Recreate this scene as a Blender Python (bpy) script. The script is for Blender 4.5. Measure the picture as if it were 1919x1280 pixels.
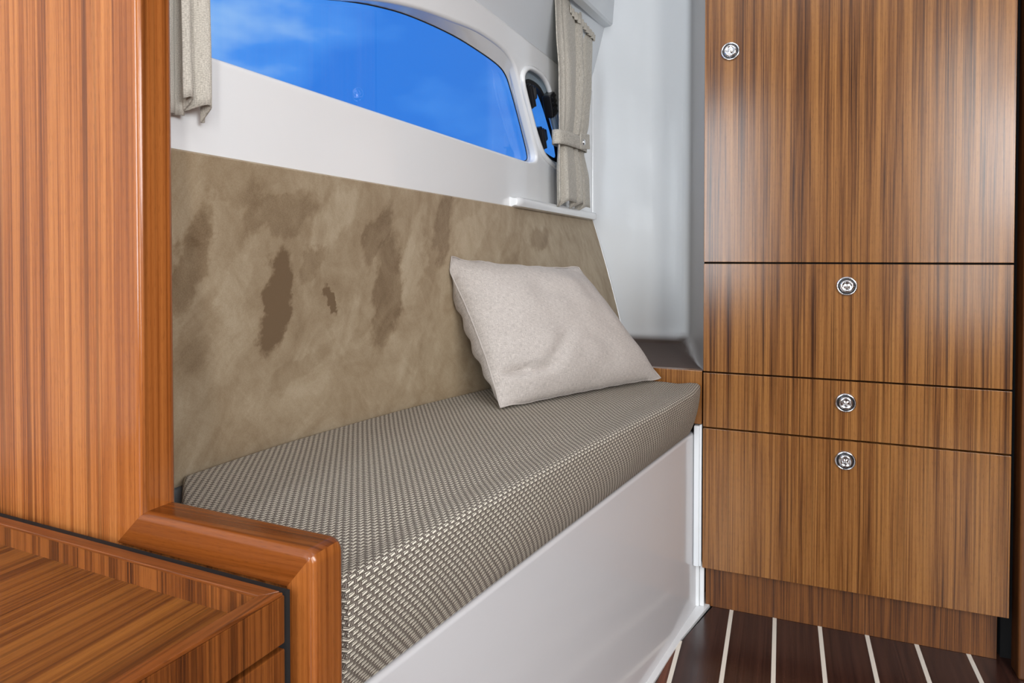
import bpy, bmesh, math, random
from mathutils import Vector, Matrix, noise
random.seed(7)
C = bpy.context.scene.collection
S = bpy.context.scene
for o in list(bpy.data.objects): bpy.data.objects.remove(o)

# ------------------------------------------------------------------ camera
cd = bpy.data.cameras.new('camera'); cam = bpy.data.objects.new('camera', cd); C.objects.link(cam)
cam.location = (0, 0, 0.70)
cam.rotation_euler = (math.radians(90-1.08), 0, math.radians(21.9))
cd.sensor_width = 36; cd.lens = 1263/1919*36; cd.shift_y = -(640-504.8)/1919; cd.clip_start = 0.01
S.camera = cam

# ------------------------------------------------------------------ exposure / world
vs = S.view_settings; S.display_settings.display_device = 'sRGB'
vs.view_transform = 'Standard'; vs.look = 'None'; vs.gamma = 1; vs.use_curve_mapping = False; vs.exposure = 0.0
w = bpy.data.worlds.new('sky'); S.world = w; w.use_nodes = True
nt = w.node_tree; nt.nodes.clear()
tc = nt.nodes.new('ShaderNodeTexCoord'); mp = nt.nodes.new('ShaderNodeMapping'); mp.inputs['Scale'].default_value = (1, 1, 2.0)
nz = nt.nodes.new('ShaderNodeTexNoise'); nz.inputs['Scale'].default_value = 5.2; nz.inputs['Detail'].default_value = 4; nz.inputs['Roughness'].default_value = .45
cr = nt.nodes.new('ShaderNodeValToRGB'); e = cr.color_ramp.elements
e[0].position = .40; e[0].color = (.036, .225, .80, 1); e[1].position = .74; e[1].color = (.36, .60, .96, 1)
k = e.new(.56); k.color = (.075, .31, .90, 1)
bg = nt.nodes.new('ShaderNodeBackground'); ou = nt.nodes.new('ShaderNodeOutputWorld')
for a, b in ((tc.outputs['Generated'], mp.inputs[0]), (mp.outputs[0], nz.inputs[0]), (nz.outputs[0], cr.inputs[0]), (cr.outputs[0], bg.inputs[0]), (bg.outputs[0], ou.inputs[0])): nt.links.new(a, b)
bg.inputs[1].default_value = 1.0

# ------------------------------------------------------------------ lights
def area(name, loc, target, sx, sy, power, color=(1, 1, 1), spread=180):
    l = bpy.data.lights.new(name, 'AREA'); l.shape = 'RECTANGLE'; l.size = sx; l.size_y = sy; l.energy = power; l.color = color
    l.spread = math.radians(spread)
    o = bpy.data.objects.new(name, l); C.objects.link(o); o.location = loc
    o.rotation_euler = (Vector(target)-Vector(loc)).to_track_quat('-Z', 'Y').to_euler(); return o
# daylight through the companionway doors behind and to the right of the camera
area('companionway_light', (0.945, -1.50, 1.10), (0.80, 1.3, 1.0), 0.25, 1.5, 20, (1.0, .985, .96))
area('bulkhead_fill_light', (-0.42, -1.50, 1.05), (-0.3, 1.5, 0.9), 0.42, 1.1, 27, (.86, .94, 1.0))  # added fill behind the camera, placed to brighten the far bulkhead
area('starboard_window_light', (1.24, -.25, 1.10), (-.4, .9, 0.75), 1.3, 0.5, 37, (.94, .97, 1.0))
area('overhead_fill_light', (0.15, 0.1, 1.80), (0.0, 0.4, 0), 0.6, 0.6, 2, (.97, .98, 1.0))  # added weak overhead fill standing in for headliner bounce

# ------------------------------------------------------------------ helpers
def tag(o, label=None, cat=None, group=None, kind=None):
    if label: o['label'] = label
    if cat: o['category'] = cat
    if group: o['group'] = group
    if kind: o['kind'] = kind
    return o
def wl(p):
    if p is None: return Vector((0, 0, 0))
    return Vector(p.location) + wl(p.parent)
NEAR = []
SCM = Matrix.Translation((0, 0, .7)) @ Matrix.Scale(.96, 4) @ Matrix.Translation((0, 0, -.7))
def obj(name, bm, m, parent=None, smooth=None, base=None):
    """verts are in world metres; origin = parent's origin (or base)"""
    if parent in NEAR: bmesh.ops.transform(bm, matrix=SCM, verts=bm.verts)
    org = wl(parent) if parent is not None else Vector(base or (0, 0, 0))
    bmesh.ops.translate(bm, verts=bm.verts, vec=-org)
    me = bpy.data.meshes.new(name); bm.to_mesh(me); bm.free()
    if m: me.materials.append(m)
    if smooth is not None:
        for p in me.polygons: p.use_smooth = True
        me.set_sharp_from_angle(angle=math.radians(smooth))
    o = bpy.data.objects.new(name, me); C.objects.link(o)
    if smooth is not None and smooth <= 50:
        wn = o.modifiers.new('weighted_normal', 'WEIGHTED_NORMAL'); wn.keep_sharp = True; wn.weight = 100
    if parent is not None: o.parent = parent
    else: o.location = org
    return o
def thing(name, label, cat, loc, group=None, kind=None):
    o = bpy.data.objects.new(name, None); C.objects.link(o); o.location = loc; o.empty_display_size = .05
    return tag(o, label, cat, group, kind)
def thick(o, th):
    m = o.modifiers.new('thickness', 'SOLIDIFY'); m.thickness = th; m.offset = 0; m.use_rim = True; return o
def box(a, b, bev=0, seg=2, bm=None):
    bm = bm or bmesh.new(); n = bmesh.new()
    bmesh.ops.create_cube(n, size=1)
    for v in n.verts: v.co = Vector([(a[i]+b[i])/2 + v.co[i]*(b[i]-a[i]) for i in range(3)])
    if bev: bmesh.ops.bevel(n, geom=n.edges[:], offset=bev, segments=seg, profile=.5, affect='EDGES')
    me = bpy.data.meshes.new('t'); n.to_mesh(me); n.free(); bm.from_mesh(me); bpy.data.meshes.remove(me); return bm
def prism(pts, z0, z1, bev=0, seg=2, f=None):
    """pts: plan polygon (x,y); f maps (p,q,h)->xyz if given"""
    f = f or (lambda p, q, h: (p, q, h))
    bm = bmesh.new()
    lo = [bm.verts.new(f(p[0], p[1], z0)) for p in pts]; hi = [bm.verts.new(f(p[0], p[1], z1)) for p in pts]
    bm.faces.new(lo[::-1]); bm.faces.new(hi); n = len(pts)
    for i in range(n): bm.faces.new((lo[i], lo[(i+1) % n], hi[(i+1) % n], hi[i]))
    bmesh.ops.recalc_face_normals(bm, faces=bm.faces[:])
    if bev: bmesh.ops.bevel(bm, geom=bm.edges[:], offset=bev, segments=seg, profile=.5, affect='EDGES')
    return bm
def grid(rows, close=False, bm=None, uv=None):
    bm = bm or bmesh.new()
    V = [[bm.verts.new(p) for p in r] for r in rows]; n = len(rows[0])
    lay = bm.loops.layers.uv.new('UVMap') if uv else None
    for i in range(len(V)-1):
        for j in range(n if close else n-1):
            jj = (j+1) % n
            f = bm.faces.new((V[i][j], V[i][jj], V[i+1][jj], V[i+1][j]))
            if uv:
                for l, q in zip(f.loops, (uv[i][j], uv[i][jj], uv[i+1][jj], uv[i+1][j])): l[lay].uv = q
    return bm
def shell(rows, th):
    """closed sheet: rows of points, thickness along the sheet normal"""
    me_bm = grid(rows); bmesh.ops.recalc_face_normals(me_bm, faces=me_bm.faces[:])
    bmesh.ops.solidify(me_bm, geom=me_bm.faces[:], thickness=th); return me_bm
def tube(pts, r, n=8, closed=False, bm=None):
    bm = bm or bmesh.new(); P = [Vector(p) for p in pts]; m = len(P); rings = []
    up = None
    for i in range(m):
        a = P[(i-1) % m] if closed or i > 0 else P[i]; b = P[(i+1) % m] if closed or i < m-1 else P[i]
        t = (b-a).normalized()
        if up is None: up = t.orthogonal().normalized()
        up = (up - t*up.dot(t)).normalized(); s = t.cross(up)
        rr = r[i] if isinstance(r, (list, tuple)) else r
        rings.append([bm.verts.new(P[i] + up*math.cos(2*math.pi*k/n)*rr + s*math.sin(2*math.pi*k/n)*rr) for k in range(n)])
    for i in range(m if closed else m-1):
        A, B = rings[i], rings[(i+1) % m]
        best = 0
        if closed and i == m-1:
            best = min(range(n), key=lambda q: (A[0].co-B[q].co).length)
        for k in range(n): bm.faces.new((A[k], A[(k+1) % n], B[(k+1+best) % n], B[(k+best) % n]))
    if not closed: bm.faces.new(rings[0][::-1]); bm.faces.new(rings[-1])
    return bm
def lathe_y(cx, cz, prof, n=40):
    """profile [(radius, y)] revolved about an axis along y through (cx,cz)"""
    bm = bmesh.new(); rows = []
    for r, y in prof: rows.append([bm.verts.new((cx+r*math.cos(2*math.pi*k/n), y, cz+r*math.sin(2*math.pi*k/n))) for k in range(n)])
    for a, b in zip(rows, rows[1:]):
        for k in range(n): bm.faces.new((a[k], a[(k+1) % n], b[(k+1) % n], b[k]))
    bm.faces.new(rows[0]); bm.faces.new(rows[-1][::-1]); bmesh.ops.recalc_face_normals(bm, faces=bm.faces[:]); return bm
def interp(x, X, Y):
    if x <= X[0]: return Y[0]
    for i in range(len(X)-1):
        if x <= X[i+1]:
            t = (x-X[i])/(X[i+1]-X[i]); return Y[i]+(Y[i+1]-Y[i])*t
    return Y[-1]
def catmull(P, k=6, closed=False):
    P = [Vector(p) for p in P]; n = len(P); out = []
    for i in range(n if closed else n-1):
        p0 = P[(i-1) % n] if closed or i else P[0]; p1 = P[i]; p2 = P[(i+1) % n]; p3 = P[(i+2) % n] if closed or i < n-2 else P[-1]
        for j in range(k):
            t = j/k
            out.append(.5*((2*p1)+(p2-p0)*t+(2*p0-5*p1+4*p2-p3)*t*t+(3*p1-p0-3*p2+p3)*t**3))
    if not closed: out.append(P[-1])
    return out

# ------------------------------------------------------------------ materials
class M:
    def __init__(s, name):
        s.m = bpy.data.materials.new(name); s.m.use_nodes = True; s.t = s.m.node_tree; s.b = s.t.nodes['Principled BSDF']
    def n(s, typ, **kw):
        x = s.t.nodes.new(typ)
        for k, v in kw.items(): setattr(x, k, v)
        return x
    def l(s, a, b): s.t.links.new(a, b)
    def math(s, op, a, b=None, c=None):
        x = s.n('ShaderNodeMath', operation=op)
        for i, v in enumerate((a, b, c)):
            if v is None: continue
            if isinstance(v, (int, float)): x.inputs[i].default_value = v
            else: s.l(v, x.inputs[i])
        return x.outputs[0]
    def noise(s, vec, scale, detail=3, rough=.5, dist=0):
        x = s.n('ShaderNodeTexNoise'); x.inputs['Scale'].default_value = scale; x.inputs['Detail'].default_value = detail
        x.inputs['Roughness'].default_value = rough; x.inputs['Distortion'].default_value = dist
        if vec is not None: s.l(vec, x.inputs['Vector'])
        return x.outputs['Fac']
    def comb(s, a, b, c):
        x = s.n('ShaderNodeCombineXYZ')
        for i, v in enumerate((a, b, c)):
            if isinstance(v, (int, float)): x.inputs[i].default_value = v
            else: s.l(v, x.inputs[i])
        return x.outputs[0]
    def ramp(s, fac, stops, interp='LINEAR'):
        x = s.n('ShaderNodeValToRGB'); r = x.color_ramp; r.interpolation = interp
        while len(r.elements) < len(stops): r.elements.new(.5)
        for el, (p, c) in zip(r.elements, stops): el.position = p; el.color = (*c, 1)
        s.l(fac, x.inputs[0]); return x.outputs[0]
    def mix(s, fac, a, b, mode='MIX'):
        x = s.n('ShaderNodeMix', data_type='RGBA', blend_type=mode)
        for i, v in ((0, fac), (6, a), (7, b)):
            if isinstance(v, (int, float)): x.inputs[i].default_value = v
            elif isinstance(v, tuple): x.inputs[i].default_value = (*v, 1)
            else: s.l(v, x.inputs[i])
        return x.outputs[2]
    def bump(s, h, strength=.3, dist=.001):
        x = s.n('ShaderNodeBump'); x.inputs['Strength'].default_value = strength; x.inputs['Distance'].default_value = dist
        s.l(h, x.inputs['Height']); s.l(x.outputs[0], s.b.inputs['Normal']); return x
    def set(s, **kw):
        for k, v in kw.items():
            i = s.b.inputs[k]
            if isinstance(v, tuple): i.default_value = (*v, 1) if len(v) == 3 else v
            elif isinstance(v, (int, float)): i.default_value = v
            else: s.l(v, i)
        return s
def objco(s):
    t = s.n('ShaderNodeTexCoord'); x = s.n('ShaderNodeSeparateXYZ'); s.l(t.outputs['Object'], x.inputs[0]); return t.outputs['Object'], x.outputs
def plain(name, col, rough=.5, metal=0, **kw):
    s = M(name); s.set(**{'Base Color': col, 'Roughness': rough, 'Metallic': metal}); s.set(**kw); return s.m

def srgb(r, g, b):
    f = lambda c: ((c/255+.055)/1.055)**2.4 if c > 10 else c/255/12.92
    return (f(r), f(g), f(b))

def teak(name, grain='z', dark=(82, 42, 22), mid=(140, 78, 38), light=(186, 116, 62), freq=1.0, leaf=0, rough=.3, contrast=1.0, coat=0, spec=.4, seed=0, bands=.35, wobble=1.0):
    s = M(name); _, (X, Y, Z) = objco(s)
    if grain == 'z': a, l = s.math('ADD', X, Y), Z
    elif grain == 'y': a, l = s.math('ADD', X, Z), Y
    else: a, l = s.math('ADD', Y, Z), X
    a0 = a
    if leaf:   # sliced veneer: neighbouring leaves repeat the same figure
        a = s.math('MODULO', s.math('ADD', a, 10*leaf+.028), leaf)
    wob = s.noise(s.comb(s.math('MULTIPLY', a, 6), s.math('MULTIPLY', l, 1.2), seed), 1, 2)
    aw = s.math('ADD', a, s.math('MULTIPLY', wob, .006*wobble))
    v = s.comb(s.math('ADD', aw, seed*.37), s.math('MULTIPLY', l, .012), seed)
    n2 = s.noise(v, 75*freq, 7, .68)
    n1 = s.noise(s.comb(s.math('ADD', a0, seed*.21), s.math('MULTIPLY', l, .05), seed+3), 16*freq, 2, .5)
    n3 = s.noise(s.comb(s.math('MULTIPLY', aw, 1), s.math('MULTIPLY', l, .004), seed+9), 400*freq, 3, .6)
    f = s.math('ADD', s.math('MULTIPLY', s.math('SUBTRACT', n2, .5), 2.3*contrast), .5)
    f = s.math('ADD', f, s.math('MULTIPLY', s.math('SUBTRACT', n1, .5), bands*2*contrast))
    f = s.math('ADD', f, s.math('MULTIPLY', s.math('SUBTRACT', n3, .5), 1.35*contrast))
    base = s.ramp(f, [(.12, srgb(*dark)), (.42, srgb(*mid)), (.58, srgb(*[(mid[i]*.45+light[i]*.55) for i in range(3)])), (.9, srgb(*light))])
    # fine dark vein lines
    n4 = s.noise(s.comb(aw, s.math('MULTIPLY', l, .006), seed+17), 120*freq, 2, .4)
    vein = s.ramp(n4, [(.60, (0, 0, 0)), (.66, (1, 1, 1))])
    base = s.mix(s.math('MULTIPLY', vein, .38), base, srgb(*[c*.7 for c in dark]))
    # pores: short dark dashes
    p = s.noise(s.comb(a, s.math('MULTIPLY', l, .05), seed+5), 1500, 2, .6)
    pore = s.ramp(p, [(.56, (0, 0, 0)), (.68, (1, 1, 1))])
    base = s.mix(s.math('MULTIPLY', pore, .30), base, srgb(*[c*.75 for c in dark]))
    s.set(**{'Base Color': base, 'Roughness': rough, 'Coat Weight': coat, 'Coat Roughness': rough*.6, 'Specular IOR Level': spec})
    s.bump(p, .06, .0004)
    return s.m

M_cab = teak('cabinet_teak_veneer', 'z', dark=(62, 34, 16), mid=(120, 75, 37), light=(160, 109, 58), freq=1.6, leaf=.148, rough=.2, seed=2, contrast=.9, spec=.35)
M_kick = teak('plinth_teak_veneer', 'z', dark=(54, 29, 15), mid=(102, 60, 29), light=(136, 86, 44), freq=1.6, rough=.38, seed=5)  # darkened teak: shade of the plinth recess put into the colour
M_pan = teak('bulkhead_teak_veneer', 'z', dark=(98, 50, 24), mid=(158, 90, 42), light=(196, 126, 68), freq=1.1, rough=.34, seed=8, contrast=.8)
M_trz = teak('trim_teak_upright', 'z', dark=(86, 42, 18), mid=(146, 80, 34), light=(180, 108, 52), freq=.8, rough=.2, seed=11, contrast=.75, coat=.15)
M_tre = teak('trim_teak_end', 'z', dark=(72, 34, 14), mid=(126, 66, 26), light=(164, 96, 44), freq=.9, rough=.2, seed=31, contrast=.8, coat=.15)  # darker than the upright: weaker light lower down put into the colour
M_trx = teak('trim_teak_rail', 'x', dark=(66, 28, 10), mid=(112, 56, 19), light=(140, 76, 30), freq=.7, rough=.2, seed=13, contrast=.65, coat=.15)  # rail teak darkened as well, painting in the dimmer light at seat level
M_tray = teak('tray_teak_veneer', 'y', dark=(60, 29, 9), mid=(108, 59, 20), light=(152, 94, 38), freq=.9, rough=.36, seed=15, contrast=.8, wobble=.15)
M_chz = teak('chest_teak_veneer', 'z', dark=(54, 25, 10), mid=(108, 57, 21), light=(146, 84, 36), freq=1.4, rough=.36, seed=17)
M_chy = teak('chest_rim_teak', 'y', dark=(66, 30, 11), mid=(114, 60, 23), light=(142, 78, 34), freq=1.6, rough=.3, seed=19, contrast=.6)
M_chx = teak('chest_back_rim_teak', 'x', dark=(66, 30, 11), mid=(114, 60, 23), light=(142, 78, 34), freq=1.6, rough=.3, seed=21, contrast=.6)
M_post = teak('dark_teak_panel', 'z', dark=(44, 24, 12), mid=(84, 49, 24), light=(108, 66, 34), freq=1.2, rough=.3, seed=23)
M_plank = teak('dark_floor_teak', 'y', dark=(30, 17, 15), mid=(56, 33, 27), light=(78, 48, 38), freq=1.0, rough=.26, seed=25, contrast=.55, coat=.25)
M_plank2 = teak('reddish_floor_teak', 'y', dark=(70, 34, 22), mid=(112, 62, 42), light=(130, 76, 52), freq=1.0, rough=.3, seed=27, contrast=.6)
M_dark = plain('black_gap', (.006, .005, .005), .8)
M_holly = plain('white_holly_strip', srgb(244, 236, 222), .4)
M_chrome = plain('chrome', (.72, .72, .74), .07, 1)
M_black = plain('black_plastic', (.008, .008, .01), .3)
M_rubber = plain('black_rubber', (.012, .012, .014), .6)
M_alu = plain('pale_aluminium', srgb(190, 205, 215), .25, .6)

def gelcoat(name, col, rough=.12, wav=.02, coat=.6, painted_shade=None):
    s = M(name); co, _ = objco(s)
    n = s.noise(co, 5, 2, .4)
    c = col
    if painted_shade:
        at = s.n('ShaderNodeAttribute'); at.attribute_name = 'painted_shade'; c = s.mix(at.outputs['Fac'], col, painted_shade); rgh = s.math('ADD', rough, s.math('MULTIPLY', at.outputs['Fac'], .5)); coat = s.math('MULTIPLY', coat, s.math('SUBTRACT', 1, at.outputs['Fac'])); rough = rgh; s.l(s.math('SUBTRACT', .5, s.math('MULTIPLY', at.outputs['Fac'], .35)), s.b.inputs['Specular IOR Level'])
    s.set(**{'Base Color': c, 'Roughness': rough, 'Coat Weight': coat, 'Coat Roughness': .04})
    s.bump(n, .25, wav); return s.m
M_gel = gelcoat('white_gelcoat', srgb(242, 243, 244), .16, .004, .4)
M_gelb = gelcoat('white_bulkhead_gelcoat', srgb(238, 241, 244), .16, .004, .3)
M_niche = gelcoat('bulkhead_gelcoat_with_painted_shade', srgb(246, 249, 252), .16, .004, .3, srgb(98, 84, 78))  # taupe second colour paints shade onto the niche ledge and right side
M_geln = gelcoat('white_bench_gelcoat', srgb(220, 219, 221), .13, .004, 0)
M_liner = gelcoat('headliner_gelcoat', srgb(222, 226, 230), .4, .004, .1)

def glass():
    s = M('tinted_window_glass'); t = s.t
    tr = s.n('ShaderNodeBsdfTransparent'); tr.inputs[0].default_value = (.96, .985, 1, 1)
    gl = s.n('ShaderNodeBsdfGlossy'); gl.inputs['Roughness'].default_value = .01
    fr = s.n('ShaderNodeFresnel'); fr.inputs[0].default_value = 1.45
    mx = s.n('ShaderNodeMixShader'); ge = s.n('ShaderNodeNewGeometry'); s.l(s.math('MULTIPLY', fr.outputs[0], s.math('SUBTRACT', 1, ge.outputs['Backfacing'])), mx.inputs[0]); s.l(tr.outputs[0], mx.inputs[1]); s.l(gl.outputs[0], mx.inputs[2])
    s.l(mx.outputs[0], t.nodes['Material Output'].inputs[0]); return s.m
M_glass = glass()

def suede():
    s = M('taupe_suede'); co, (X, Y, Z) = objco(s)
    wn = s.n('ShaderNodeTexNoise'); wn.inputs['Scale'].default_value = 9; wn.inputs['Detail'].default_value = 5; wn.inputs['Roughness'].default_value = .65; s.l(co, wn.inputs['Vector'])
    ws = s.n('ShaderNodeSeparateColor'); s.l(wn.outputs['Color'], ws.inputs[0])
    y = s.math('ADD', Y, s.math('MULTIPLY', s.math('SUBTRACT', ws.outputs[0], .5), .11))
    z = s.math('ADD', Z, s.math('MULTIPLY', s.math('SUBTRACT', ws.outputs[1], .5), .13))
    # brushed nap marks left in the pile: (y, z, half width, half height, tilt, strength)
    marks = [(.640, .655, .020, .062, .00, -.40), (.725, .655, .009, .026, .55, -.42), (.815, .740, .022, .045, -.3, -.24),
             (.855, .655, .030, .085, .10, -.30), (.500, .700, .018, .050, 0, -.24), (.540, .625, .022, .045, .2, -.10),
             (.965, .745, .028, .060, 0, -.24), (.690, .705, .022, .020, .6, -.16), (1.36, .735, .05, .03, .3, -.22), (1.22, .715, .05, .03, .3, -.1),
             (.53, .775, .05, .022, -.5, -.14), (.61, .745, .06, .02, .4, -.14), (.70, .55, .05, .02, .4, -.10),
             (.715, .755, .035, .035, .5, .14), (.90, .70, .022, .07, 0, .16), (.575, .655, .024, .06, 0, .10), (.77, .61, .03, .05, 0, .12), (1.06, .74, .05, .04, .4, .12)]
    acc = None
    for my, mz, a, b, th, st in marks:
        dy = s.math('SUBTRACT', y, my); dz = s.math('SUBTRACT', z, mz); c, q = math.cos(th), math.sin(th)
        u = s.math('DIVIDE', s.math('ADD', s.math('MULTIPLY', dy, c), s.math('MULTIPLY', dz, q)), a)
        v = s.math('DIVIDE', s.math('SUBTRACT', s.math('MULTIPLY', dz, c), s.math('MULTIPLY', dy, q)), b)
        d = s.math('SQRT', s.math('ADD', s.math('MULTIPLY', u, u), s.math('MULTIPLY', v, v)))
        mr = s.n('ShaderNodeMapRange', interpolation_type='SMOOTHSTEP'); s.l(d, mr.inputs[0])
        mr.inputs[1].default_value = .82; mr.inputs[2].default_value = 1.25; mr.inputs[3].default_value = st; mr.inputs[4].default_value = 0
        acc = mr.outputs[0] if acc is None else s.math('ADD', acc, mr.outputs[0])
    n1 = s.noise(s.comb(X, Y, s.math('MULTIPLY', Z, .7)), 13, 6, .62, 1.4)
    n2 = s.noise(co, 4.5, 3, .5, .5)
    fine = s.noise(co, 700, 2, .6)
    strokes = s.noise(s.comb(s.math('MULTIPLY', s.math('ADD', Y, Z), 3), s.math('SUBTRACT', Y, Z), 3), 12, 6, .7, .8)
    f = s.math('ADD', s.math('MULTIPLY', n1, .65), s.math('MULTIPLY', n2, .38))
    f = s.math('ADD', f, s.math('MULTIPLY', s.math('SUBTRACT', strokes, .5), .35))
    f = s.math('ADD', f, s.math('ADD', acc, s.math('MULTIPLY', s.math('SUBTRACT', fine, .5), .28)))
    col = s.ramp(f, [(.12, srgb(120, 97, 70)), (.42, srgb(160, 139, 110)), (.60, srgb(178, 159, 131)), (.85, srgb(200, 184, 158))])
    s.set(**{'Base Color': col, 'Roughness': .95, 'Sheen Weight': .25, 'Sheen Roughness': .5, 'Specular IOR Level': .1})
    s.bump(fine, .3, .0006); return s.m
M_suede = suede()

def weave():
    """twill-like loop weave; UV is in metres: u along the seat, v across"""
    s = M('loop_weave_upholstery'); t = s.n('ShaderNodeTexCoord'); x = s.n('ShaderNodeSeparateXYZ'); s.l(t.outputs['UV'], x.inputs[0])
    jit = s.noise(t.outputs['UV'], 260, 2, .5)
    u = s.math('ADD', x.outputs[0], s.math('MULTIPLY', jit, .0011)); v = s.math('ADD', x.outputs[1], s.math('MULTIPLY', jit, .0006))
    cu, cv = .0090, .0042          # stitch length, row pitch
    row = s.math('FLOOR', s.math('DIVIDE', v, cv)); fv = s.math('FRACT', s.math('DIVIDE', v, cv))
    uu = s.math('ADD', s.math('DIVIDE', u, cu), s.math('MULTIPLY', row, .54)); fu = s.math('FRACT', uu)
    def band(x, lo, hi):
        m = s.n('ShaderNodeMapRange', interpolation_type='SMOOTHSTEP'); s.l(x, m.inputs[0]); m.inputs[1].default_value = lo; m.inputs[2].default_value = hi; return m.outputs[0]
    # pale loop pairs lie along the seat over 58 % of each cell, cross threads fill the rest
    inside = s.math('SUBTRACT', 1, band(s.math('ABSOLUTE', s.math('SUBTRACT', fu, .5)), .28, .35))
    strand = s.math('ABSOLUTE', s.math('SINE', s.math('MULTIPLY', s.math('ADD', fv, s.math('MULTIPLY', fu, .35)), math.pi*2)))     # two strands per row
    rowgap = band(s.math('MINIMUM', fv, s.math('SUBTRACT', 1, fv)), .03, .16)
    lp = s.math('MULTIPLY', s.math('MULTIPLY', inside, band(strand, .05, .6)), rowgap)
    cross = s.math('MULTIPLY', s.math('SUBTRACT', 1, inside), band(s.math('ABSOLUTE', s.math('SINE', s.math('MULTIPLY', s.math('ADD', fu, s.math('MULTIPLY', fv, .2)), math.pi*5))), .1, .7))
    n = s.noise(t.outputs['UV'], 420, 2, .6)
    colr = s.mix(n, srgb(214, 202, 182), srgb(252, 246, 232))
    cth = s.mix(n, srgb(112, 98, 84), srgb(176, 168, 160))
    base = s.mix(s.math('MULTIPLY', cross, .9), srgb(66, 53, 43), cth)
    base = s.mix(lp, base, colr)
    s.set(**{'Base Color': base, 'Roughness': .9, 'Specular IOR Level': .2})
    h = s.math('ADD', s.math('MULTIPLY', lp, 1), s.math('MULTIPLY', cross, .45))
    s.bump(h, .9, .0012); return s.m
M_weave = weave()

def linen(name, a, b, scale=1.0, bumpd=.0004):
    s = M(name); t = s.n('ShaderNodeTexCoord'); x = s.n('ShaderNodeSeparateXYZ'); s.l(t.outputs['UV'], x.inputs[0])
    U, V = x.outputs[0], x.outputs[1]
    w1 = s.noise(s.comb(s.math('MULTIPLY', U, 1), s.math('MULTIPLY', V, .07), 0), 1600*scale, 2, .6)
    w2 = s.noise(s.comb(s.math('MULTIPLY', U, .07), s.math('MULTIPLY', V, 1), 5), 1600*scale, 2, .6)
    n = s.math('MULTIPLY', s.math('ADD', w1, w2), .5)
    col = s.ramp(n, [(.38, srgb(*a)), (.60, srgb(*b))])
    s.set(**{'Base Color': col, 'Roughness': .92, 'Sheen Weight': .15, 'Specular IOR Level': .15})
    s.bump(n, .5, bumpd); return s.m
M_pillow = linen('oatmeal_linen', (164, 155, 149), (206, 197, 190))
M_curt = linen('heather_curtain_cloth', (158, 151, 139), (222, 215, 203), .8)

# ------------------------------------------------------------------ measured curves (plan, metres)
W = lambda y: -.532+.027*y                                   # cabin side above the backrest
YB = [.30, .40, .564, .70, .833, .983, 1.147, 1.35, 1.6, 1.8]
XB = [-.636, -.636, -.634, -.624, -.60, -.569, -.519, -.465, -.420, -.385]
def sm(f, y, d=.05): return (f(y-d)+f(y)*2+f(y+d))/4
hb = lambda y: sm(lambda q: interp(q, YB, XB), y)            # hull line at seat height
def hull(y, z):
    t = (z-.455)/.345; b, a = hb(y), W(y)
    return b+(a-b)*t + (.004*math.sin(math.pi*max(0, min(1, t)))*max(0, min(1, (y-1.0)/.6)))
bf = lambda y: -.166+.165*(y-1.316)                          # bench face

# ------------------------------------------------------------------ room shell
fl = thing('floor', 'dark planked cabin sole with pale inlay strips', None, (0, 0, 0), kind='structure')
obj('subfloor', box((-1.0, -1.7, -.03), (1.4, 1.9, -.006)), M_dark, fl)
x0 = -.169
pl = None
for i in range(-8, 18):
    xa = x0+.0795*i+.0035; xb = x0+.0795*(i+1)-.0035
    ya = -1.6; yb = 1.42
    if xb < -.2: yb = 1.1
    if i == -1:
        bm = prism([(xa, ya), (xb, ya), (xb, 1.235), (-.196, 1.05), (xa, .8)], -.006, 0, .0004, 1); mm = M_plank2
    elif i == 0:
        bm = prism([(xa, ya), (xb, ya), (xb, 1.42), (-.125, 1.42), (-.125, 1.392), (xa, 1.245)], -.006, 0, .0004, 1); mm = M_plank
    else:
        bm = box((xa, ya, -.006), (xb, yb, 0), .0004, 1); mm = M_plank
    obj('floor_plank', bm, mm, fl)
    if i >= -2:
        obj('inlay_strip', box((xa-.0070, ya, -.006), (xa, 1.242 if i == 0 else (1.0 if i < 0 else 1.42), .0002)), M_holly, fl)
# white glassfibre margin along the bench foot, widening into the corner
bm = prism([(bf(.2)-.004, .2), (bf(.2)+.012, .2), (bf(1.10)+.010, 1.10), (-.1675, 1.245), (-.131, 1.391), (-.131, 1.44), (bf(1.44), 1.44)], -.004, .003, .001, 2)
tag(obj('trim_1', bm, M_gel, smooth=40), 'white moulded margin strip along the foot of the bench', kind='structure')

# left cabin side with two openings
def flat_curve(name, splines, mapper, ext, bev, mat, parent=None):
    cu = bpy.data.curves.new('t', 'CURVE'); cu.dimensions = '2D'; cu.fill_mode = 'BOTH'; cu.extrude = ext; cu.bevel_depth = bev; cu.bevel_resolution = 3; cu.offset = -bev
    for sp in splines:
        q = cu.splines.new('POLY'); q.points.add(len(sp)-1); q.use_cyclic_u = True
        for p, c in zip(q.points, sp): p.co = (c[0], c[1], 0, 1)
    o = bpy.data.objects.new('t', cu); C.objects.link(o)
    dg = bpy.context.evaluated_depsgraph_get(); me = bpy.data.meshes.new_from_object(o.evaluated_get(dg))
    bm = bmesh.new(); bm.from_mesh(me); bmesh.ops.remove_doubles(bm, verts=bm.verts, dist=1e-5)
    for v in bm.verts: v.co = mapper(*v.co)
    bmesh.ops.recalc_face_normals(bm, faces=bm.faces[:])
    bpy.data.objects.remove(o); bpy.data.curves.remove(cu); bpy.data.meshes.remove(me)
    return obj(name, bm, mat, parent, smooth=35)
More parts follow.
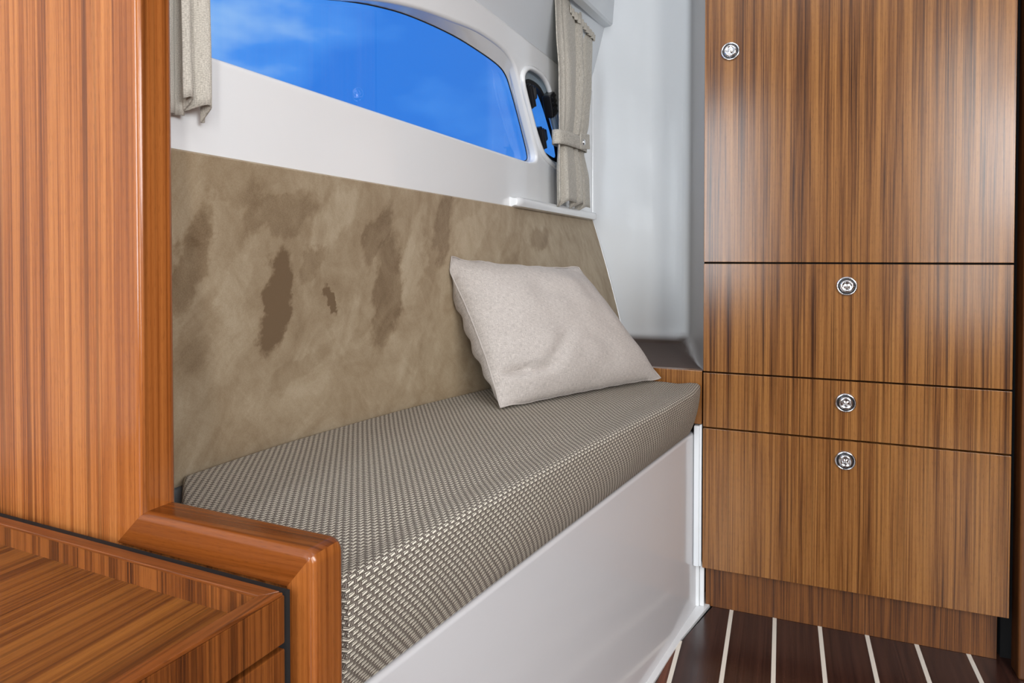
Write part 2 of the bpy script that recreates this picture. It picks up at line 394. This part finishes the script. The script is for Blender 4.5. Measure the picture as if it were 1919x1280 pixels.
A = [(.12, .896), (.5, .896), (.9, .8975), (1.28, .899), (1.345, .901), (1.374, .909), (1.375, .925), (1.352, .955), (1.309, 1.012), (1.275, 1.060), (1.248, 1.085), (1.195, 1.098), (1.097, 1.0985), (.998, 1.0864), (.90, 1.072), (.80, 1.050), (.70, 1.020), (.5, .965), (.3, .930), (.12, .910)]
B = [(.12, .889), (.5, .893), (.9, .896), (1.28, .902), (1.36, .906), (1.387, .914), (1.383, .930), (1.366, .955), (1.333, 1.000), (1.295, 1.046), (1.273, 1.067), (1.235, 1.0785), (1.149, 1.0825), (1.045, 1.0815), (.923, 1.0716), (.836, 1.058), (.739, 1.035), (.53, .975), (.3, .933), (.12, .912)]
R3 = lambda L: [(p[0], p[1], 0) for p in L]
Ac = [(p.x, p.y) for p in catmull(R3(A), 4, True)]; Bc = [(p.x, p.y) for p in catmull(R3(B), 4, True)]
PO = [(1.289, 1.058), (1.307, 1.086), (1.350, 1.097), (1.415, 1.092), (1.462, 1.062), (1.520, 1.005), (1.575, .945), (1.585, .918), (1.555, .907), (1.490, .909), (1.418, .922), (1.375, .950), (1.330, 1.000)]
POc = [(p.x, p.y) for p in catmull(R3(PO), 4, True)]
wmap = lambda off: (lambda a, b, c: (W(a)+off+c, a, b))
outer = [(.10, .792), (1.86, .792), (1.86, 1.153), (.10, 1.153)]
YL = .446
At = [p for p in Ac if p[0] > YL]
ib = min(range(len(At)), key=lambda i: At[i][0]+ (10 if At[i][1] > .92 else 0)); At = At[ib:]+At[:ib]
if At[1][0] < At[0][0]: At = At[::-1]
outer = [(YL, .792), (1.86, .792), (1.86, 1.153), (YL, 1.153), (YL, .948)] + [p for p in At[::-1]] + [(YL, .896)]
wlft = flat_curve('wall_left', [outer, POc], wmap(-.010), .004, .006, M_gel)
tag(wlft, 'white moulded cabin side around the windows', kind='structure')
# lower hull side, behind the backrest and down to the seat
rows = [[(hull(y, z)-.012, y, z) for y in [.44+i*.025 for i in range(57)]] for z in [.20+.05*k for k in range(13)]]
hf = thing('hull', 'hull shell behind the furniture', None, (0, 1.9, 0), kind='structure')
obj('hull_side', grid(rows), M_gelb, hf, smooth=60)
# headliner above the fold
rows = []
for t, z in [(0, 1.146), (.004, 1.165), (.014, 1.20), (.030, 1.26), (.050, 1.34), (.085, 1.45), (.16, 1.60), (.30, 1.74), (.5, 1.84)]:
    rows.append([(W(y)-.012+t, y, z) for y in [.446+i*.0883 for i in range(17)]])
tag(obj('trim_2', grid(rows), M_liner, smooth=60), 'pale headliner panel above the windows', kind='structure')

# windows
w1 = thing('window_1', 'large curved cabin window showing blue sky', None, (W(.8), .8, .896), kind='structure')
Ac = [(max(a, YL), b) for a, b in Ac]; Bc = [(max(a, YL), b) for a, b in Bc]
bm = grid([[(W(a)-.006, a, b) for a, b in Ac], [(W(a)-.028, a, b) for a, b in Bc]], close=True); bmesh.ops.dissolve_degenerate(bm, edges=bm.edges[:], dist=1e-5)
obj('window_reveal', bm, M_gel, w1, smooth=50)
Bd = [Bc[i] for i in range(len(Bc)) if Bc[i][0] > YL+1e-6]; i0 = max(range(len(Bd)), key=lambda i: abs(Bd[i][1]-Bd[i-1][1]) if Bd[i][0] < .6 else -1); Bd = Bd[i0:]+Bd[:i0]
Bd = [(YL, Bd[0][1])]+Bd+[(YL, Bd[-1][1])]
bm = prism(Bd, -.034, -.028, f=lambda p, q, h: (W(p)+h, p, q)); obj('pane', bm, M_glass, w1)
obj('seal', tube([(W(a)-.0275, a, b) for a, b in Bd], .0013, 6, True), M_rubber, w1, smooth=60)
w2 = thing('window_2', 'small opening port beside the curtain with black hinges', None, (W(1.4), 1.43, .91), kind='structure')
cy_, cz_ = 1.435, 1.000
def sc(L, k, d): return [(W(a)+d, cy_+(a-cy_)*k, cz_+(b-cz_)*k) for a, b in L]
obj('port_lip', tube(sc(POc, 1.0, .002), .006, 8, True), M_gel, w2, smooth=60)
obj('port_reveal', grid([sc(POc, 1.0, -.004), sc(POc, .94, -.008), sc(POc, .82, -.008), sc(POc, .81, -.012)], close=True), M_alu, w2, smooth=30)
obj('gasket', grid([sc(POc, .815, -.010), sc(POc, .80, -.007), sc(POc, .73, -.009), sc(POc, .72, -.020)], close=True), M_rubber, w2, smooth=30)
bm = prism([(p[1], p[2]) for p in sc(POc, .74, 0)], -.022, -.018, f=lambda p, q, h: (W(p)+h, p, q)); obj('pane', bm, M_glass, w2)
def hinge(y, z, name='hinge'):
    bm = box((W(y)-.012, y-.011, z-.026), (W(y)+.006, y+.004, z+.026), .003, 2)
    box((W(y)-.010, y-.002, z-.013), (W(y)+.008, y+.026, z+.013), .004, 2, bm)
    tube([(W(y)+.006, y-.004, z-.022), (W(y)+.006, y-.004, z+.022)], .006, 10, bm=bm)
    c = Vector((W(y), y, z)); bmesh.ops.rotate(bm, verts=bm.verts, cent=c, matrix=Matrix.Rotation(math.radians(28), 3, 'X'))
    return obj(name, bm, M_black, w2, smooth=40)
hinge(1.335, 1.038); hinge(1.400, .960)
def latch(y, z):
    bm = box((W(y)-.008, y-.018, z-.026), (W(y)+.014, y+.018, z+.026), .004, 2)
    for k in range(4): box((W(y)+.012, y-.013, z-.021+k*.012), (W(y)+.0165, y+.013, z-.015+k*.012), .001, 1, bm)
    c = Vector((W(y), y, z)); bmesh.ops.rotate(bm, verts=bm.verts, cent=c, matrix=Matrix.Rotation(math.radians(28), 3, 'X'))
    return obj('latch', bm, M_black, w2, smooth=40)
latch(1.448, 1.042); latch(1.520, .955)
obj('latch_bar', tube([(W(1.45)+.004, 1.452, 1.030), (W(1.5)+.004, 1.508, .968)], .009, 12), M_alu, w2, smooth=60)

# far bulkhead: moulded niche with ledge, side and filleted corners
RY = 1.79
def niche_row(z, ins, r=.009):
    xl = (hull(RY, min(z, .80)))+ins - (0 if z < .8 else 0); pts = []
    y1 = RY-ins
    # left: along the hull from y=1.60 to the corner
    n = 6
    for i in range(n): y = 1.735+(y1-r-1.735)*i/(n-1); pts.append((hull(y, min(z, .8))-.004+ins, y))
    cx, cyy = hull(y1-r, min(z, .8))-.004+ins+r, y1-r
    for k in range(1, 7): a = math.pi-k*math.pi/12; pts.append((cx+r*math.cos(a), cyy+r*math.sin(a)))
    xr = -.216-ins
    for k in range(1, 12): pts.append((cx+(xr-.03-cx)*k/12, y1))
    r2 = .028
    for k in range(0, 7): a = math.pi/2-k*math.pi/2/6*.87; pts.append((xr-r2+r2*math.cos(a)-.0, y1-r2+r2*math.sin(a)))
    lx, ly = pts[-1]
    for k in range(1, 7): t = k/6; pts.append((lx+(-.1425-lx)*t if ins == 0 else lx+(-.1425-ins*.0-lx)*t, ly+(1.362-ly)*t))
    return [(p[0], p[1], z) for p in pts]
rows = []
rf = .04
for z in [1.85, 1.7, 1.5, 1.35, 1.25, 1.15, 1.05, .95, .88, .82, .80, .75, .70, .65, .60, .56, .53]: rows.append(niche_row(z, 0))
for k in range(1, 7): a = k*math.pi/12; rows.append(niche_row(.476+rf-rf*math.sin(a), rf*(1-math.cos(a))))
bm = grid(rows); bm.verts.ensure_lookup_table(); n = len(rows[0])
lastv = [bm.verts[(len(rows)-1)*n+j] for j in range(n)]
fr_ = [bm.verts.new((hb(1.362)-.01, 1.362, .476)), bm.verts.new((hb(1.55)-.01, 1.55, .476))]
bm.faces.new(lastv+fr_); bmesh.ops.recalc_face_normals(bm, faces=bm.faces[:])
bmesh.ops.remove_doubles(bm, verts=bm.verts, dist=1e-6)
bm.normal_update()
shade_lay = bm.verts.layers.float.new('painted_shade')
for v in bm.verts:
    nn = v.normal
    v[shade_lay] = max(max(0, min(1, (abs(nn.z)-.45)/.4)), .6*max(0, min(1, ((abs(nn.x) if v.co.x > -.30 else 0)-.35)/.5)))  # painted shade by normal: full on the ledge, partial on the right side
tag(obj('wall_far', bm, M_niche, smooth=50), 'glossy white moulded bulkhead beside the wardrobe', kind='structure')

# hull outside the furniture: keeps daylight out of the lockers
for a, b in (((-.50, 1.93, .0), (1.29, 1.95, 1.85)), ((-.99, .44, 0), (-.97, 1.94, .78)), ((.357, 1.40, 0), (.45, 1.42, 1.86)), ((-.97, .46, .44), (-.66, 1.93, .45))):
    obj('hull_plate', box(a, b), M_dark, hf)
# out-of-frame shell
tag(obj('ceiling', box((-1.0, -1.7, 1.86), (1.4, 1.95, 1.90)), M_liner), 'white cabin ceiling', kind='structure')
tag(obj('wall_right', box((1.30, -1.7, 0), (1.34, 1.95, 1.88)), M_post), 'wooden cabin side', kind='structure')
tag(obj('wall_back', box((-1.0, -1.66, 0), (1.4, -1.62, 1.88)), M_post), 'wooden aft bulkhead', kind='structure')
tag(obj('wall_aft_left', box((-.96, -1.7, 0), (-.92, .44, 1.88)), M_liner), 'white cabin side behind the camera', kind='structure')
tag(obj('wall_fore', box((.366, 1.335, 0), (1.34, 1.375, 1.88), .003), M_post), 'dark wooden panel right of the wardrobe', kind='structure')

# ------------------------------------------------------------------ near teak bulkhead
nb = thing('wall_near', 'near teak bulkhead stepping down to the seat', None, (-.6, .4175, 0), kind='structure'); NEAR.append(nb)
f2 = lambda p, q, h: (p, h, q)
NB = Matrix.Translation((-.3165, .40, 0)) @ Matrix.Rotation(math.radians(-2.6), 4, 'Z') @ Matrix.Translation((.3165, -.40, 0))
def rot(bm): bmesh.ops.transform(bm, matrix=NB, verts=bm.verts); return bm
obj('panel', rot(prism([(-.95, .05), (-.345, .0), (-.345, .45), (-.5325, .45), (-.5325, 1.86), (-.95, 1.86)], .4006, .4344, f=f2)), M_pan, nb)
Y0, Y1 = .400, .435
def trimpiece(name, pts, m, outer):
    bm = bmesh.new(); lo = [bm.verts.new((p[0], Y0, p[1])) for p in pts]; hi = [bm.verts.new((p[0], Y1, p[1])) for p in pts]; n = len(pts)
    bm.faces.new(lo); bm.faces.new(hi[::-1])
    for i in range(n): bm.faces.new((lo[(i+1) % n], lo[i], hi[i], hi[(i+1) % n]))
    bmesh.ops.recalc_face_normals(bm, faces=bm.faces[:])
    ed = []
    for row in (lo, hi):
        for a, b in zip(outer, outer[1:]):
            e_ = bm.edges.get((row[a], row[b]))
            if e_: ed.append(e_)
    bmesh.ops.bevel(bm, geom=ed, offset=.007, segments=5, profile=.5, affect='EDGES')
    return obj(name, rot(bm), m, nb, smooth=35)
cr0 = .011; ca = [(-.3165-cr0+cr0*math.sin(t*math.pi/8), .483-cr0+cr0*math.cos(t*math.pi/8)) for t in range(5)]
trimpiece('upright_trim', [(-.533, .453), (-.5015, .483), (-.5015, 1.86), (-.533, 1.86)], M_trz, [1, 2])
trimpiece('rail_trim', [(-.533, .453), (-.3430, .453)]+ca[2::-1]+[(-.5015, .483)], M_trx, [2, 3, 4, 5])
trimpiece('end_trim', [(-.3430, .0), (-.3165, .0)]+ca[:1:-1]+[(-.3430, .453)], M_tre, [1, 2, 3, 4])

# ------------------------------------------------------------------ chest with tray top
ch = thing('storage_chest', 'low teak chest with a recessed tray top in the near left corner', 'chest', (-.6, .1, 0)); NEAR.append(ch)
zr = .4568
xo = lambda y: -.3335-.0785*(.389-y)      # front face line
# body
obj('carcass', prism([(-.90, -.30), (xo(-.30)-.019, -.30), (xo(.388)-.019, .388), (-.90, .393)], -.029, .425), M_chz, ch)
obj('tray_floor', prism([(-.90, -.30), (xo(-.30)-.008, -.30), (xo(.378)-.008, .378), (-.90, .402)], .426, zr-.0185), M_tray, ch)
obj('back_rim', prism([(-.90, .403), (-.90, .4115), (xo(.39)-.0035, .3865), (xo(.38)-.0115, .3755)], .428, zr, .0012, 2), M_chz, ch, smooth=40)
obj('back_rim_cap', prism([(-.90, .4028), (-.90, .4117), (xo(.39)-.0035, .3867), (xo(.38)-.0115, .3753)], zr-.002, zr+.0008, .0008, 2), M_chx, ch, smooth=40)
obj('front_rim_cap', prism([(xo(-.30)-.012, -.30), (xo(-.30), -.30), (xo(.386), .386), (xo(.375)-.012, .3755)], zr-.002, zr+.001, .0008, 2), M_chy, ch, smooth=40)
for (a, b) in ((.4195, zr-.002), (.235, .4155), (.02, .231)):
    d = obj('drawer_front', prism([(xo(-.30)-.012, -.30), (xo(-.30), -.30), (xo(.388), .388), (xo(.388)-.012, .388)], a, b, .0012, 2), M_chz, ch, smooth=40)
obj('gap_backing', prism([(-.90, .41), (-.348, .386), (-.338, .3985), (-.90, .424)], .02, zr-.004), M_dark, ch)

# ------------------------------------------------------------------ bench
bn = thing('bench_base', 'glossy white moulded bench base under the woven seat cushion', 'bench', (-.35, .95, 0))
bm = prism([(bf(.4195)-.001, .4195), (bf(1.44), 1.44), (-.50, 1.44), (-.62, .9), (-.64, .4195)], -.012, .3535, .005, 3)
obj('front_panel', bm, M_geln, bn, smooth=40)
# flange between the bench and the wardrobe
bm = box((-.1595, 1.348, .093), (-.1485, 1.375, .370), .0025, 2); box((-.149, 1.352, .093), (-.1445, 1.375, .372), .001, 1, bm)
obj('corner_flange', bm, M_gelb, bn, smooth=40)
bm = box((-.160, 1.372, .003), (-.150, 1.43, .094), .002, 2); box((-.150, 1.376, .003), (-.141, 1.386, .094), .002, 2, bm)
obj('lower_flange', bm, M_gel, bn, smooth=40)

# teak board closing the far end of the seat
eb = obj('end_board', box((-.42, 1.3535, .3725), (-.1445, 1.3735, .4775), .0012, 2), M_cab, smooth=40, base=(-.28, 1.36, .3725))
tag(eb, 'short teak board standing behind the far end of the seat cushion', 'board')

# backrest
ys = [.446+i*(1.772-.446)/60 for i in range(61)]; zs = [.440+i*(.797-.440)/24 for i in range(25)]
rows = [[(hull(y, z)+.006, y-.06*0, z) for y in ys] for z in zs]
bm = grid(rows); bmesh.ops.recalc_face_normals(bm, faces=bm.faces[:])
back = [[(hull(y, z)-.004, y, z) for y in ys] for z in zs]
bm = bmesh.new()
loop_rows = [ [Vector(p) for p in r] for r in rows ]
# front, then wrap over the rim to the back with a tiny round
wrap = back[::-1]
topr = [[(hull(y, .797)+.003, y, .7990) for y in ys]]
allrows = rows + topr + wrap
bm = grid(allrows)
n = len(ys)
bm.verts.ensure_lookup_table()
for col in (0, n-1):
    vs_ = [bm.verts[i*n+col] for i in range(len(allrows))]
    try: bm.faces.new(vs_)
    except ValueError: pass
bmesh.ops.recalc_face_normals(bm, faces=bm.faces[:])
br = obj('backrest_panel', bm, M_suede, smooth=40, base=(0, 0, 0))
tag(br, 'long taupe suede backrest panel on the cabin side behind the seat', 'backrest')

# ------------------------------------------------------------------ seat cushion
def cushion():
    ye = [.421, .424, .431, .445, .462] + [.48+i*.02 for i in range(42)] + [1.326, 1.335, 1.342, 1.347, 1.350]
    rows, uvs = [], []; z0, z1 = .3545, .455
    s = 0; prev = None
    for i, y in enumerate(ye):
        # end rounding
        d = min((y-.419)*8, 1.352-y); e_ = .022
        ins = 0 if d > e_ else e_-math.sqrt(max(0, e_*e_-(e_-d)**2))
        xb = max(hb(y)+.010, interp(y, [.42, .494, .564, .60], [-.48, -.553, -.628, -.66]))
        xt = bf(y)+interp(y, [.42, .60, .83, 1.1, 1.25, 1.35], [.010, .013, .017, .030, .030, .016]); xf = bf(y)+.001
        bul = .004*noise.noise(Vector((y*7, 1, 0)))+.003*noise.noise(Vector((y*19, 3, 0)))
        P = []
        r = .009; iz = ins*.5
        P.append((xb, z0)); P.append((xb, z1-r-iz))
        for k in range(1, 6): a = math.pi-k*math.pi/10; P.append((xb+r+r*math.cos(a), z1-r-iz+r*math.sin(a)))
        N = 26; xa, xc = xb+r, xt-r-ins
        for k in range(1, N):
            t = k/N; x = xa+(xc-xa)*t
            P.append((x, z1-iz+.0012*noise.noise(Vector((x*14, y*14, 0)))+.002*math.exp(-((1-t)/.06)**2)-.002*math.exp(-((1-t-.12)/.06)**2)))
        for k in range(0, 7): a = math.pi/2-k*math.pi/14*1.0; P.append((xc+r*math.cos(a), z1+.001-r-iz+r*math.sin(a)))
        xm = xc+r
        for k in range(1, 9):
            t = k/9; P.append((xm+(xf-ins-xm)*t+.006*math.sin(math.pi*t)+bul*math.sin(math.pi*t), z1-r-iz+(z0+.008-(z1-r-iz))*t))
        P.append((xf-ins-.004, z0+.002)); P.append((xf-ins-.012, z0))
        if prev is not None: s += math.hypot(y-prev, .165*(y-prev))
        prev = y
        v = 0; uv = []
        # measure v from the front edge so rows run parallel to it
        L = [0]
        for a, b in zip(P, P[1:]): L.append(L[-1]+math.hypot(a[0]-b[0], a[1]-b[1]))
        edge = L[2+5+N-1-1+3]
        rows.append([(p[0], y, p[1]) for p in P]); uvs.append([(s, l-edge+.5) for l in L])
    bm = grid(rows, uv=uvs)
    n = len(rows[0]); bm.verts.ensure_lookup_table()
    caps = [bm.faces.new([bm.verts[j] for j in range(n)][::-1]), bm.faces.new([bm.verts[(len(rows)-1)*n+j] for j in range(n)])]
    lay = bm.loops.layers.uv['UVMap']
    for f in caps:
        for l in f.loops: l[lay].uv = (l.vert.co.x, .5-l.vert.co.z)
    for a in range(len(rows)-1):
        bm.faces.new((bm.verts[a*n], bm.verts[(a+1)*n], bm.verts[(a+1)*n+n-1], bm.verts[a*n+n-1]))
    bmesh.ops.recalc_face_normals(bm, faces=bm.faces[:]); return bm
o = obj('seat_cushion', cushion(), M_weave, smooth=50, base=(-.35, .95, .3545))
tag(o, 'long beige and brown woven seat cushion on the white bench base', 'cushion')

# ------------------------------------------------------------------ throw pillow
def pillow():
    TL, TR, BL, BR = [Vector(p) for p in ((-.530, 1.006, .699), (-.368, 1.262, .678), (-.416, .985, .458), (-.222, 1.338, .460))]
    e1 = (BR-BL).normalized(); e2 = (TL-BL).normalized(); nrm = e1.cross(e2).normalized()
    N = 44; seam = []
    def pos(a, b, side):
        # a: -1 left .. 1 right, b: -1 bottom .. 1 top
        pin = .055
        aa = a*(1-pin*(1-b*b)*abs(a)**2*1.0); bb = b*(1-pin*(1-a*a)*abs(b)**2*(1.0 if b > 0 else .3))
        u, v = (aa+1)/2, (bb+1)/2
        p = BL*(1-u)*(1-v)+BR*u*(1-v)+TL*(1-u)*v+TR*u*v
        h = (max(0, 1-abs(a)**(7 if side < 0 and a < 0 else 2.6))*max(0, 1-abs(b)**2.6))**.62
        T = .058 if side > 0 else .066
        d = h*T
        # folds
        if side > 0:
            d += .006*noise.noise(Vector((a*1.8+3, b*1.8, 1)))*h**.5
            d -= .016*math.exp(-((b+.62+.10*(a+.6))/.045)**2)*max(0, min(1, (-.35-a)/.35))*(1-abs(a)**8)
            d -= .007*math.exp(-(((a+.35)-(b+.45)*.9)/.10)**2)*math.exp(-((a+.3)**2+(b+.45)**2)/.10)
            d += .0035*noise.noise(Vector((a*4, b*4, 7)))*h**.4
            d += .003*math.sin(a*26+b*3)*math.exp(-((b-1)/.16)**2)*h**.2*.6
            d += .003*math.sin(b*17+1)*math.exp(-((a+.9)/.14)**2)*h**.5
        else:
            d += .006*noise.noise(Vector((a*3+9, b*3, 4)))*h**.3+.005*math.sin(b*19+a)*math.exp(-((a+.9)/.2)**2)*h**.5
        p = p+nrm*d*side
        p.z += .003*noise.noise(Vector((a*5, b*5, 2)))*(abs(b) > .9)*abs(b)
        # rest on the seat and against the backrest
        if p.z < .4585: p.z = .4585-(.4585-p.z)*.02
        lim = hull(p.y, p.z)+.009
        if p.x < lim: p.x = lim+(p.x-lim)*.02
        return p
    bm = bmesh.new(); lay = bm.loops.layers.uv.new('UVMap')
    for side in (1, -1):
        V = [[bm.verts.new(pos(-1+2*i/N, -1+2*j/N, side)) for i in range(N+1)] for j in range(N+1)]
        for j in range(N):
            for i in range(N):
                q = [(i, j), (i+1, j), (i+1, j+1), (i, j+1)]
                if side < 0: q = q[::-1]
                f = bm.faces.new([V[y][x] for x, y in q])
                for l, (x, y) in zip(f.loops, q): l[lay].uv = (x/N*.4, y/N*.3)
    bmesh.ops.remove_doubles(bm, verts=bm.verts, dist=.0002)
    rim = [pos(-1+2*i/N, -1, 1) for i in range(N)]+[pos(1, -1+2*i/N, 1) for i in range(N)]+[pos(1-2*i/N, 1, 1) for i in range(N)]+[pos(-1, 1-2*i/N, 1) for i in range(N)]
    return bm, rim
bm, rim = pillow()
pw = thing('throw_pillow', 'oatmeal linen throw pillow leaning on the suede backrest at the far end', 'pillow', (-.32, 1.16, .457))
obj('cover', bm, M_pillow, pw, smooth=60)
obj('seam', tube([p+Vector((0, 0, .0012)) for p in rim], .0013, 6, True), M_pillow, pw, smooth=60)

# ------------------------------------------------------------------ curtain ledge, pelmet
pts = [(-.0, -.0105), (.016, -.0105), (.0215, -.0085), (.0235, -.002), (.0235, .004), (.021, .009), (.015, .0105), (0, .0105)]
rows = []
for i, y in enumerate([1.228, 1.230, 1.236, 1.25]+[1.3+.05*k for k in range(9)]+[1.735, 1.75, 1.760, 1.767, 1.770]):
    d = min(y-1.226, 1.772-y); k = 1 if d > .02 else .35+.65*math.sqrt(max(0, 1-(1-d/.02)**2))
    rows.append([(W(y)-.001+p[0]*k, y, .8075+p[1]*(k if p[0] > .01 else 1)) for p in pts])
bm = grid(rows); bm.verts.ensure_lookup_table(); n = len(pts)
bm.faces.new([bm.verts[j] for j in range(n)]); bm.faces.new([bm.verts[(len(rows)-1)*n+j] for j in range(n)])
bmesh.ops.recalc_face_normals(bm, faces=bm.faces[:])
tag(obj('curtain_ledge', bm, M_gel, smooth=50, base=(W(1.5), 1.5, .797)), 'slim white rounded ledge under the tied curtain, above the backrest', 'ledge')
bm = bmesh.new(); rows = []
for y in [.55+i*.124 for i in range(11)]:
    zb = 1.283+(y-1.43)*.095
    rows.append([(-.456, y, zb+.20), (-.456, y, zb+.004), (-.453, y, zb), (-.434, y, zb+.002), (-.429, y, zb+.007), (-.413, y, zb+.20)])
bm = grid(rows, close=True); bm.verts.ensure_lookup_table()
bm.faces.new([bm.verts[j] for j in range(6)]); bm.faces.new([bm.verts[60+j] for j in range(6)]); bmesh.ops.recalc_face_normals(bm, faces=bm.faces[:])
tag(obj('pelmet', bm, M_liner, smooth=30, base=(-.43, 1.2, 1.29)), 'white pelmet box over the tied curtain at the top of the cabin side', 'pelmet')

# ------------------------------------------------------------------ curtains
def curtain(levels, folds, ncol=110, th=.0022, phase=0, wob=0):
    """levels: (z, y_left, y_right, x, amplitude)"""
    Z = [l[0] for l in levels][::-1]; g = lambda i: [l[i] for l in levels][::-1]
    nz_ = 46; rows, uvs = [], []
    for a in range(nz_+1):
        z = levels[0][0]+(levels[-1][0]-levels[0][0])*a/nz_
        yl, yr, x, am = [interp(z, Z, g(i)) for i in (1, 2, 3, 4)]
        r, q = [], []
        for c in range(ncol+1):
            t = c/ncol; ph = 0
            fo = folds(t, z)
            y = yl+(yr-yl)*(t+fo[1]); xx = x+am*fo[0]+.0012*noise.noise(Vector((t*9, z*14, wob)))
            zz = z + (fo[2] if a == nz_ else fo[2]*max(0, (a/nz_-.85)/.15))
            r.append((xx, y, zz)); q.append((t*.5, z))
        rows.append(r); uvs.append(q)
    return grid(rows, uv=uvs)
def f_right(t, z):
    # a broad flat pleat in front at the left, deep folds behind it on the right
    a = math.sin(t*2*math.pi*3.1+.9+z*1.2); b = math.sin(t*2*math.pi*5.3+2+z*3)*.35
    s_ = a+b
    flat = max(0, min(1, (.50-t)/.06))*max(0, min(1, (t-.03)/.05))
    v = s_*(1-flat*.8)+flat*.85
    if z < .97: v = s_*.9*(1-flat)+flat*(.9-1.5*max(0, min(1, (.25-t)/.12)))
    return v, .035*math.sin(t*2*math.pi*3.1), (.010*v if z < .9 else 0)
cr_ = thing('curtain', 'heather grey curtain tied back with a snap strap in the far corner', 'curtain', (-.465, 1.52, .815))
lv = [(1.325, 1.420, 1.735, -.4745, .006), (1.25, 1.412, 1.715, -.4715, .011), (1.12, 1.414, 1.672, -.466, .015), (1.03, 1.416, 1.645, -.464, .013), (.985, 1.418, 1.618, -.463, .009), (.95, 1.418, 1.612, -.463, .009), (.90, 1.410, 1.645, -.462, .012), (.818, 1.412, 1.655, -.462, .013)]
thick(obj('cloth', curtain(lv, f_right), M_curt, cr_, smooth=70), .0022)
# gathered heading
def f_head(t, z): return math.sin(t*2*math.pi*9)+.5*math.sin(t*2*math.pi*17+1), 0, 0
thick(obj('heading', curtain([(1.280, 1.50, 1.728, -.4605, .002), (1.262, 1.50, 1.722, -.4600, .0025)], f_head), M_curt, cr_, smooth=70), .002)
# tieback strap wrapped around
loopP = []
for k in range(48):
    a = 2*math.pi*k/48; cx, cyy = -.463, 1.518
    yy = cyy+.112*math.copysign(abs(math.cos(a))**.75, math.cos(a)); xx = cx+.0165*math.copysign(abs(math.sin(a))**.6, math.sin(a))
    loopP.append((xx, yy, .968+.05*(yy-cyy)))
rows = [[(p[0], p[1], p[2]+dz) for p in loopP] for dz in (-.0155, -.008, .008, .0155)]
bm = grid(rows, close=True, uv=[[(k*.01, j*.01) for k in range(48)] for j in range(4)])
st = thick(obj('tieback_strap', bm, M_curt, cr_, smooth=60), .002)
bm = box((-.4465, 1.54, .954), (-.4435, 1.618, .990), .001, 1)
lay = bm.loops.layers.uv.new('UVMap')
for f in bm.faces:
    for l in f.loops: l[lay].uv = (l.vert.co.y, l.vert.co.z)
c = Vector((-.445, 1.54, .972)); bmesh.ops.rotate(bm, verts=bm.verts, cent=c, matrix=Matrix.Rotation(math.radians(8), 3, 'X'))
obj('strap_end', bm, M_curt, st, smooth=40)
bm = bmesh.new(); mat = Matrix.Translation((-.4425, 1.563, .973)) @ Matrix.Rotation(math.radians(90), 4, 'Y')
bmesh.ops.create_cone(bm, cap_ends=True, segments=20, radius1=.0075, radius2=.006, depth=.003, matrix=mat)
sn = obj('snap_button', bm, M_chrome, st, smooth=30)

def f_left(t, z):
    v = math.sin(t*2*math.pi*1.75+.6)
    return v, .06*math.sin(t*2*math.pi*1.75), .005*v-.012*max(0, t-.4)
cl = thing('curtain', 'taupe grey curtain end hanging behind the near teak post', 'curtain', (-.50, .46, .83))
thick(obj('cloth', curtain([(1.28, .450, .488, -.502, .006), (1.0, .450, .488, -.502, .006), (.838, .450, .487, -.501, .0085)], f_left, ncol=90), M_curt, cl, smooth=70), .0022)
f_rear = lambda t, z: (math.sin(t*9), 0, 0)
thick(obj('rear_fold', curtain([(1.28, .448, .466, -.5115, .002), (.829, .448, .463, -.5115, .002)], f_rear, ncol=40), M_curt, cl, smooth=70), .002)

# ------------------------------------------------------------------ wardrobe with drawers
cb = thing('wardrobe', 'tall teak wardrobe with a door over three drawers at the right', 'wardrobe', (.107, 1.36, 0))
obj('carcass', box((-.139, 1.374, .092), (.354, 1.775, 1.86)), M_dark, cb)
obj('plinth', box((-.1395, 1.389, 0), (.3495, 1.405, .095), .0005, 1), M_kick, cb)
FX0, FX1 = -.1425, .357
def knob(parent, x, z):
    y = 1.352
    k = obj('knob', lathe_y(x, z, [(.0168, y+.001), (.0175, y-.0015), (.0172, y-.0035), (.0160, y-.0050), (.0147, y-.0048), (.0138, y-.0030), (.0136, y-.0004), (.0120, y-.0004)]), M_chrome, parent, smooth=80)
    obj('groove', lathe_y(x, z, [(.0137, y-.0006), (.0137, y-.0010), (.0112, y-.0010)]), M_black, k)
    obj('push_button', lathe_y(x, z, [(.0114, y-.001), (.0116, y-.0060), (.0110, y-.0078), (.0098, y-.0088), (.0080, y-.0090), (.0070, y-.0082), (.0058, y-.0078), (.0035, y-.0088), (.0004, y-.0092)]), M_chrome, k, smooth=80)
for nm, a, b, kx, kz in (('door', .6895, 1.855, -.0955, 1.090), ('drawer', .4775, .6865, .107, .647), ('drawer', .3690, .4745, .107, .4360), ('drawer', .0915, .3660, .107, .331)):
    p = obj(nm, box((FX0, 1.352, a), (FX1, 1.371, b), .0009, 2), M_cab, cb, smooth=40)
    knob(p, kx, kz)
